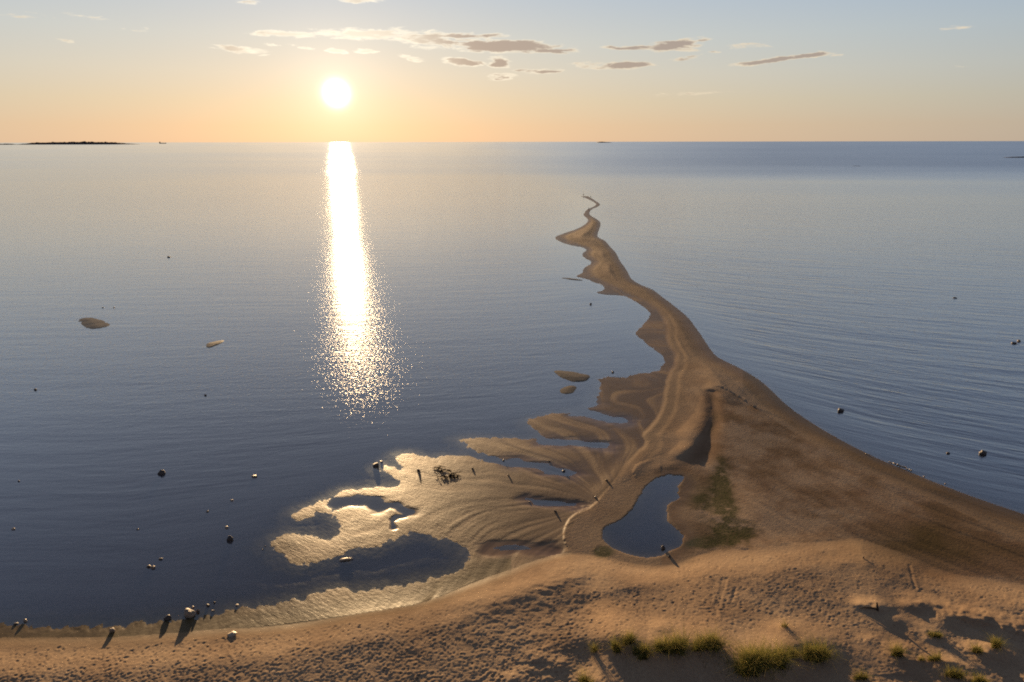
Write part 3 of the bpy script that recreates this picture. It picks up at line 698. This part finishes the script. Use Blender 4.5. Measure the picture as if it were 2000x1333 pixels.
rock(1185, 938, 6, 5, dark_rock, 'dark stone at the foot of the sand ridge', FG, deep=.46)
rock(1084, 998, 6, 5, dark_rock, 'dark stone below the narrow blue channel', FG, deep=.46)
rock(1034, 980, 4, 2.5, pale_rock, 'tiny white pebble at the narrow blue channel', FG)
rock(1163, 971, 5, 4, pale_rock, 'small pale stone on the sand left of the ridge', FG)
rock(923, 915, 5, 3, dark_rock, 'dark stone at the upper edge of the golden flats', FG)
rock(817, 918, 8, 6, dark_rock, 'dark stone beside a narrow dark gully in the golden flats', FG, deep=.46)
rock(1307, 1087, 7, 4, dark_rock, 'dark stone on the near pond edge casting a thin shadow', FG, deep=.46)
rock(1686, 1089, 3, 6, dark_rock, 'small dark post like stone on the beach crest', None, deep=.1)
ORD = 'first second third fourth fifth sixth seventh eighth ninth tenth eleventh twelfth last'.split()
for k in range(13):
    t = k / 12; rock(1738 + 42 * t + rng.uniform(-1.2, 1.2), 902 + 16 * t + rng.uniform(-1.2, 1.2), rng.uniform(3, 6), rng.uniform(2, 3.5), pale_rock,
                     '%s pale stone from the upper left end of the bright row on the right waterline' % ORD[k], 'pale stones along the right waterline', seed=900 + k)
for (u, v, lb) in ((1692, 887, 'lone pale stone on the right waterline up the shore from the bright row'), (1805, 931, 'lone pale stone on the right waterline just down the shore from the bright row'),
                   (1846, 945, 'lone pale stone on the right waterline furthest down the shore from the bright row')):
    rock(u, v, 4, 2.5, pale_rock, lb, 'pale stones along the right waterline')

# ------------------------------------------------------------------ driftwood, seaweed, stump
def simple_mat(name, c, rough=.8, spec=.3):
    m = bpy.data.materials.new(name); m.use_nodes = True; T = NT(m.node_tree)
    p = T.add('ShaderNodeTexCoord').outputs['Object']
    n = T.noise(p, 6.0, 4, .6)
    cc = T.mix(n, tuple(x * .6 for x in c[:3]) + (1,), tuple(min(1, x * 1.35) for x in c[:3]) + (1,))
    s = T.add('ShaderNodeBsdfPrincipled', {'Base Color': cc, 'Roughness': rough, 'Specular IOR Level': spec})
    T.add('ShaderNodeOutputMaterial', {'Surface': s.outputs[0]}); return m
wood_m = simple_mat("driftwood", (.42, .33, .22), .55)
weed_m = simple_mat("seaweed", (.012, .010, .009), 1.0, .0)
bark_m = simple_mat("dark_bark", (.05, .035, .025), .9)

def tube(bm, pts, rads, n=8):
    rings = []
    pts = [Vector(p) for p in pts]
    for i, p in enumerate(pts):
        t = (pts[min(i + 1, len(pts) - 1)] - pts[max(i - 1, 0)]).normalized()
        a = t.orthogonal().normalized(); b = t.cross(a)
        rings.append([bm.verts.new(p + (a * math.cos(2 * math.pi * k / n) + b * math.sin(2 * math.pi * k / n)) * rads[i] * (1 + .12 * math.sin(3 * k + i))) for k in range(n)])
    for r1, r2 in zip(rings, rings[1:]):
        for k in range(n): bm.faces.new((r1[k], r1[(k + 1) % n], r2[(k + 1) % n], r2[k]))
    bm.faces.new(rings[0][::-1]); bm.faces.new(rings[-1])
def mesh_from(bm, name, smooth=True):
    bmesh.ops.recalc_face_normals(bm, faces=bm.faces[:])
    me = bpy.data.meshes.new(name); bm.to_mesh(me); bm.free()
    if smooth: me.polygons.foreach_set('use_smooth', np.ones(len(me.polygons), bool))
    return me
def thing(name, label, cat, loc, rz=0, group=None):
    o = bpy.data.objects.new(name, None); COL.objects.link(o); o.location = loc; o.rotation_euler = (0, 0, rz); o.empty_display_size = .2
    o['label'] = label; o['category'] = cat
    if group: o['group'] = group
    return o
p = ground(np.array(676.0), np.array(1094.0)); 
t = thing('driftwood_log', 'short pale driftwood log floating off the golden flats', 'driftwood', (p[0], p[1], .03), R(14))
bm = bmesh.new(); tube(bm, [(-.62, 0, 0), (-.3, .03, .03), (.1, .02, .05), (.45, -.02, .04), (.66, .03, .02)], [.10, .13, .12, .10, .06]); link('trunk', mesh_from(bm, 'trunk'), wood_m, t)
bm = bmesh.new(); tube(bm, [(.2, .02, .1), (.28, .1, .2), (.3, .16, .26)], [.04, .03, .015], 6); link('branch_stub', mesh_from(bm, 'branch_stub'), wood_m, t)

# dark seaweed cast up on the golden flats: ragged fronds
def seaweed(pieces, label, seed):
    g = np.random.default_rng(seed); c = ground(np.array(pieces[0][0] * 1.0), np.array(pieces[0][1] * 1.0))
    bm = bmesh.new()
    for (u, v, wpx, n) in pieces:
        for _ in range(n):
            uu = u + g.normal() * wpx * .42; vv = v + g.normal() * wpx * .13; z = zat(uu, vv)
            q = ground(np.array(uu), np.array(vv), z) - c
            a = g.uniform(-.5, .5) + (math.pi if g.random() < .5 else 0); L = g.uniform(.25, .7); prev = None
            for k in range(6):
                s = k / 5; x = q[0] + math.cos(a) * L * s; y = q[1] + math.sin(a) * L * s + .06 * math.sin(5 * s + u); zz = q[2] + .02 + .05 * math.sin(math.pi * s) * g.uniform(.6, 1.3)
                w = .10 * (1 - s * .6) * g.uniform(.7, 1.4)
                cur = (bm.verts.new((x - math.sin(a) * w, y + math.cos(a) * w, zz + g.uniform(0, .03))), bm.verts.new((x + math.sin(a) * w, y - math.cos(a) * w, zz)))
                if prev: bm.faces.new((prev[0], prev[1], cur[1], cur[0]))
                prev = cur
    o = link('seaweed', mesh_from(bm, 'seaweed'), weed_m); o.location = c
    o['label'] = label; o['category'] = 'seaweed'; o['group'] = 'seaweed heaps on the golden flats'
seaweed([(854, 914, 7, 9), (862, 912, 4, 3)], 'small upper seaweed heap on the golden flats', 1)
seaweed([(867, 920, 14, 16)], 'middle dark seaweed heap on the golden flats', 2)
seaweed([(876, 931, 24, 32), (885, 930, 10, 8)], 'largest blackish seaweed heap on the golden flats', 3)

p = ground(np.array(1714.0), np.array(1192.0), zat(1714, 1192))
t = thing('stump', 'dark leaning stump on the shaded face of a right hand sand mound', 'stump', (p[0], p[1], p[2] - .05), 0)
bm = bmesh.new(); tube(bm, [(0, 0, 0), (-.05, .05, .35), (-.12, .08, .75)], [.12, .10, .06]); link('trunk', mesh_from(bm, 'trunk'), bark_m, t)
bm = bmesh.new(); tube(bm, [(-.05, .05, .12), (-.5, .2, .16), (-1.0, .3, .10), (-1.4, .35, -.05)], [.07, .07, .05, .02], 6); link('root', mesh_from(bm, 'root'), bark_m, t)
# post on the narrow neck of the spit
p = ground(np.array(1149.5), np.array(410.5), zat(1149.5, 410.5))
t = thing('post', 'dark upright post on the narrow neck of the spit', 'post', (p[0], p[1], p[2] - .1))
bm = bmesh.new(); tube(bm, [(0, 0, 0), (.02, 0, .7), (.05, .02, 1.5)], [.16, .14, .12]); link('shaft', mesh_from(bm, 'shaft'), bark_m, t)
bm = bmesh.new(); tube(bm, [(0, 0, 0), (.0, 0, .12), (0, 0, .22)], [.42, .34, .15]); link('base', mesh_from(bm, 'base'), bark_m, t)

# ------------------------------------------------------------------ marram grass
def grass_mat():
    m = bpy.data.materials.new("marram_grass"); m.use_nodes = True; T = NT(m.node_tree)
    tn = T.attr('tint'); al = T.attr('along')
    c = T.mix(al, T.mix(tn, (.022, .032, .008, 1), (.045, .046, .014, 1)), T.mix(tn, (.12, .14, .03, 1), (.48, .36, .13, 1)))  # bases darkened for shade inside the clump, straw tips brightened as if sunlit
    d = T.add('ShaderNodeBsdfDiffuse', {'Color': c}); tr = T.add('ShaderNodeBsdfTranslucent', {'Color': c})
    g = T.add('ShaderNodeMixShader', {0: .38, 1: d.outputs[0], 2: tr.outputs[0]})
    T.add('ShaderNodeOutputMaterial', {'Surface': g.outputs[0]}); return m
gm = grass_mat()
def grass(u, v, wpx, dpx, hgt, n, label, seed):
    """tussock centred on ground pixel (u, v); wpx wide, dpx deep in the photo"""
    g = np.random.default_rng(seed); ppm = float(pxm(np.array(float(u)), np.array(float(v))))
    c = ground(np.array(float(u)), np.array(float(v)), zat(u, v))
    co, faces, tint, along = [], [], [], []
    # several sub-tussocks so the outline stays uneven
    subs = [(g.normal() * wpx * .21, g.normal() * dpx * .26, g.uniform(.4, 1.2)) for _ in range(max(3, n // 90))]
    for i in range(n):
        su_, sv_, sk = subs[g.integers(len(subs))]
        if n > 600 and g.random() < .12: su_, sv_, sk = g.normal() * wpx * .42, g.normal() * dpx * .4, g.uniform(.4, .8)
        uu = u + su_ + g.normal() * (2 + wpx * .05); vv = v + sv_ + g.normal() * (1.2 + dpx * .05)
        q = ground(np.array(uu), np.array(vv), zat(uu, vv)) - c
        a = g.uniform(0, 2 * math.pi); lean = abs(g.normal()) * .62 + .08; L = hgt * sk * g.uniform(.55, 1.15); w = g.uniform(.010, .020)
        wa = a + math.pi / 2 + g.normal() * .3; tt = g.random() ** 1.4; b0 = len(co)
        for k in range(4):
            s = k / 3; out = lean * L * s * s * 1.1 + .1 * L * s; z = L * (s - .25 * lean * s * s)
            ww = w * (1 - .9 * s)
            for sg in (-1, 1):
                co.append((q[0] + math.cos(a) * out + math.cos(wa) * ww * sg - .10 * L * s * s, q[1] + math.sin(a) * out + math.sin(wa) * ww * sg - .12 * L * s * s, q[2] - .03 + z))
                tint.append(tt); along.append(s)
        for k in range(3):
            j = b0 + 2 * k; faces.append((j, j + 1, j + 3, j + 2))
    me = bpy.data.meshes.new('grass_clump'); me.from_pydata(co, [], faces); me.update()
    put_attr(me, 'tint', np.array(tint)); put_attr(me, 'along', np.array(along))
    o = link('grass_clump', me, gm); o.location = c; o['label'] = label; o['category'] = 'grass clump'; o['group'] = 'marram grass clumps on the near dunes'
grass(1160, 1272, 8, 5, 0.94, 105, 'tiny grass tuft at the left end of the dune crest row', 11)
grass(1203, 1270, 16, 10, 1.09, 390, 'small green grass clump second from the left on the dune crest', 12)
grass(1224, 1256, 22, 7, 0.87, 450, 'low wide grass clump highest on the dune crest', 13)
grass(1257, 1279, 26, 12, 1.16, 720, 'rounded dark grass clump below the highest one', 14)
grass(1290, 1268, 18, 9, 1.09, 390, 'thin grass clump joined to the left of the large middle one', 15)
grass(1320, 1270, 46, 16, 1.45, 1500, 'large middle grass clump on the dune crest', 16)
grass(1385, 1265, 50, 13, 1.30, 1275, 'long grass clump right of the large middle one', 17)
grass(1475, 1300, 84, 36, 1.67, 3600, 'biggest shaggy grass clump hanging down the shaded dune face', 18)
grass(1522, 1287, 34, 10, 1.16, 720, 'grass clump joined to the right of the biggest one', 19)
grass(1548, 1280, 24, 8, 1.01, 390, 'yellowish grass clump between the biggest and the rightmost crest clumps', 20)
grass(1592, 1284, 50, 14, 1.45, 1350, 'yellow tipped grass clump at the right end of the dune crest', 21)
grass(1146, 1333, 26, 6, 1.16, 360, 'grass clump cut by the bottom picture edge left of the dunes', 22)
grass(1533, 1224, 7, 4, 0.72, 75, 'lone small tuft on a little mound above the dune crest', 23)
grass(1752, 1280, 22, 7, 0.94, 390, 'bright yellow green tuft on a mound right of the dunes', 24)
grass(1815, 1289, 36, 7, 0.72, 450, 'low yellow tuft stretched along a mound right of the dunes', 25)
grass(1826, 1243, 26, 5, 0.65, 270, 'low olive tuft on a mound behind the yellow tufts', 26)
grass(1908, 1272, 18, 6, 0.87, 330, 'green tuft left of the brightest right hand tuft', 27)
grass(1948, 1263, 24, 6, 0.94, 420, 'brightest yellow green tuft near the right picture edge', 28)
grass(1868, 1322, 44, 8, 0.87, 630, 'wide low grass clump at the bottom right', 29)
grass(1910, 1332, 34, 7, 0.80, 390, 'dry grass clump at the bottom edge right of the wide low one', 30)
grass(1680, 1325, 40, 8, 0.65, 300, 'sparse olive grass at the foot of the crest by the bottom edge', 31)

# ------------------------------------------------------------------ people at the tip of the spit
cloth_a = simple_mat("dark_clothes", (.02, .02, .026), .9); 
def person(u, v, hgt, label, seed, stride=.1):
    z = zat(u, v); p = ground(np.array(u), np.array(v), z); k = hgt / 1.75
    J = [(0, 0, .95, .15), (0, 0, 1.2, .15), (0, 0, 1.42, .17), (0, 0, 1.52, .06), (0, .01, 1.64, .105), (0, .01, 1.72, .09),
         (-.10, 0, .88, .10), (-.12, stride, .48, .07), (-.12, stride * .6, .06, .05), (-.12, stride * .6 + .16, .03, .04),
         (.10, 0, .88, .10), (.12, -stride, .48, .07), (.12, -stride * 1.6, .06, .05), (.12, -stride * 1.6 + .16, .03, .04),
         (-.20, 0, 1.40, .065), (-.27, -.05, 1.12, .05), (-.26, .06, .88, .035), (-.26, .10, .80, .03),
         (.20, 0, 1.40, .065), (.27, .05, 1.12, .05), (.26, .12, .90, .035), (.26, .15, .82, .03)]
    E = [(0,1),(1,2),(2,3),(3,4),(4,5),(0,6),(6,7),(7,8),(8,9),(0,10),(10,11),(11,12),(12,13),(2,14),(14,15),(15,16),(16,17),(2,18),(18,19),(19,20),(20,21)]
    me = bpy.data.meshes.new('person'); me.from_pydata([(a * k, b * k, c * k) for a, b, c, _ in J], E, [])
    o = link('person', me, cloth_a); o.location = p
    o.modifiers.new('skin', 'SKIN'); sub = o.modifiers.new('sub', 'SUBSURF'); sub.levels = 1; sub.render_levels = 1
    for i, sv_ in enumerate(me.skin_vertices[0].data): sv_.radius = (J[i][3] * k,) * 2; sv_.use_root = (i == 0)
    o['label'] = label; o['category'] = 'person'; o['group'] = 'people walking at the tip of the spit'
person(1139.6, 383.2, 1.85, 'person standing at the very tip of the sand spit, dark clothing', 1, .05)
person(1153.6, 387.2, 1.6, 'person walking behind the one at the tip, dark clothing', 2, .14)

# ------------------------------------------------------------------ far islands and ship
far_m = simple_mat("island_heath", (.06, .046, .046), 1.0, .1)
def island(pts, Y, depth, label, seed, name='island'):
    """pts: (x in photo px, height above the water in px) along its length"""
    g = np.random.default_rng(seed); pu = np.array([q[0] for q in pts], float); ph = np.array([q[1] for q in pts], float)
    k = Y / F / math.cos(PITCH) * 1.0
    n = max(24, int((pu[-1] - pu[0]) * 1.5)); us = np.linspace(pu[0], pu[-1], n); hs = np.interp(us, pu, ph) * k
    xs_ = (us - CU) / F * (Y * math.cos(PITCH) + CAM_H * math.sin(PITCH)); m_ = 9
    P = np.zeros((m_, n, 3))
    for j in range(m_):
        s = j / (m_ - 1); prof = math.sin(math.pi * s) ** .6
        P[j, :, 0] = xs_; P[j, :, 1] = Y + (s - .5) * depth + g.normal(size=n) * depth * .02
        P[j, :, 2] = -.5 + hs * prof * (1 + .22 * g.normal(size=n) * (0 < j < m_ - 1)) 
    me, _ = grid_mesh(name, P[::-1], None, False)
    o = link(name, me, far_m, kind='structure'); o['label'] = label
island([(55,0),(62,1.3),(76,2.6),(95,3.0),(120,3.2),(160,3.6),(200,3.2),(228,2.6),(238,1.4),(250,1.2),(263,0)], 14000, 900, 'long low wooded island on the left horizon', 1)
island([(0,.3),(6,1.4),(10,.6),(14,1.8),(22,1.2),(29,.3)], 13500, 300, 'small dark skerries left of the long island', 2)
island([(-60,1),(-20,2),(-4,1.5),(3,.4)], 13800, 300, 'low skerry at the left picture edge', 3)
island([(46,.2),(50,1.0),(54,.3)], 14200, 200, 'tiny skerry just left of the long island', 4)
island([(1164,0),(1170,1.2),(1176,1.8),(1184,1.0),(1192,.6),(1196,0)], 26000, 700, 'tiny island on the middle horizon', 5)
island([(1960,.2),(1968,1.0),(1980,1.3),(2000,1.8),(2060,2.5),(2100,.3)], 1760, 30, 'low black skerry at the right picture edge', 6)
island([(1658,.1),(1668,.8),(1678,.9),(1686,.1)], 1180, 8, 'thin dark reef just awash in the right far water', 7)

t = thing('cargo_ship', 'distant cargo ship on the left horizon', 'ship', ((318.5 - CU) / F * (22000 * math.cos(PITCH) + CAM_H * math.sin(PITCH)), 22000, 0))
ship_m = simple_mat("ship_paint", (.06, .05, .05), .8)
def box(bm, x0, x1, y0, y1, z0, z1, tx=0):
    vs_ = [bm.verts.new(c) for c in ((x0 + tx, y0, z0), (x1 - tx, y0, z0), (x1 - tx, y1, z0), (x0 + tx, y1, z0), (x0, y0, z1), (x1, y0, z1), (x1, y1, z1), (x0, y1, z1))]
    for f in ((0, 3, 2, 1), (4, 5, 6, 7), (0, 1, 5, 4), (1, 2, 6, 5), (2, 3, 7, 6), (3, 0, 4, 7)): bm.faces.new([vs_[i] for i in f])
for nm, bx in (('hull', (-105, 105, -16, 16, -3, 17, 8)), ('superstructure', (-98, -72, -14, 14, 17, 50, 0)), ('funnel', (-104, -98.5, -5, 5, 17, 44, 0)), ('mast', (-86, -82, -2, 2, 50, 68, 0)),
               ('hatch_cover', (-60, -10, -12, 12, 17, 22, 0)), ('hatch_cover', (-4, 45, -12, 12, 17, 22, 0)), ('forecastle', (78, 104, -13, 13, 17, 24, 0))):
    bm = bmesh.new(); box(bm, *bx); link(nm, mesh_from(bm, nm, False), ship_m, t)
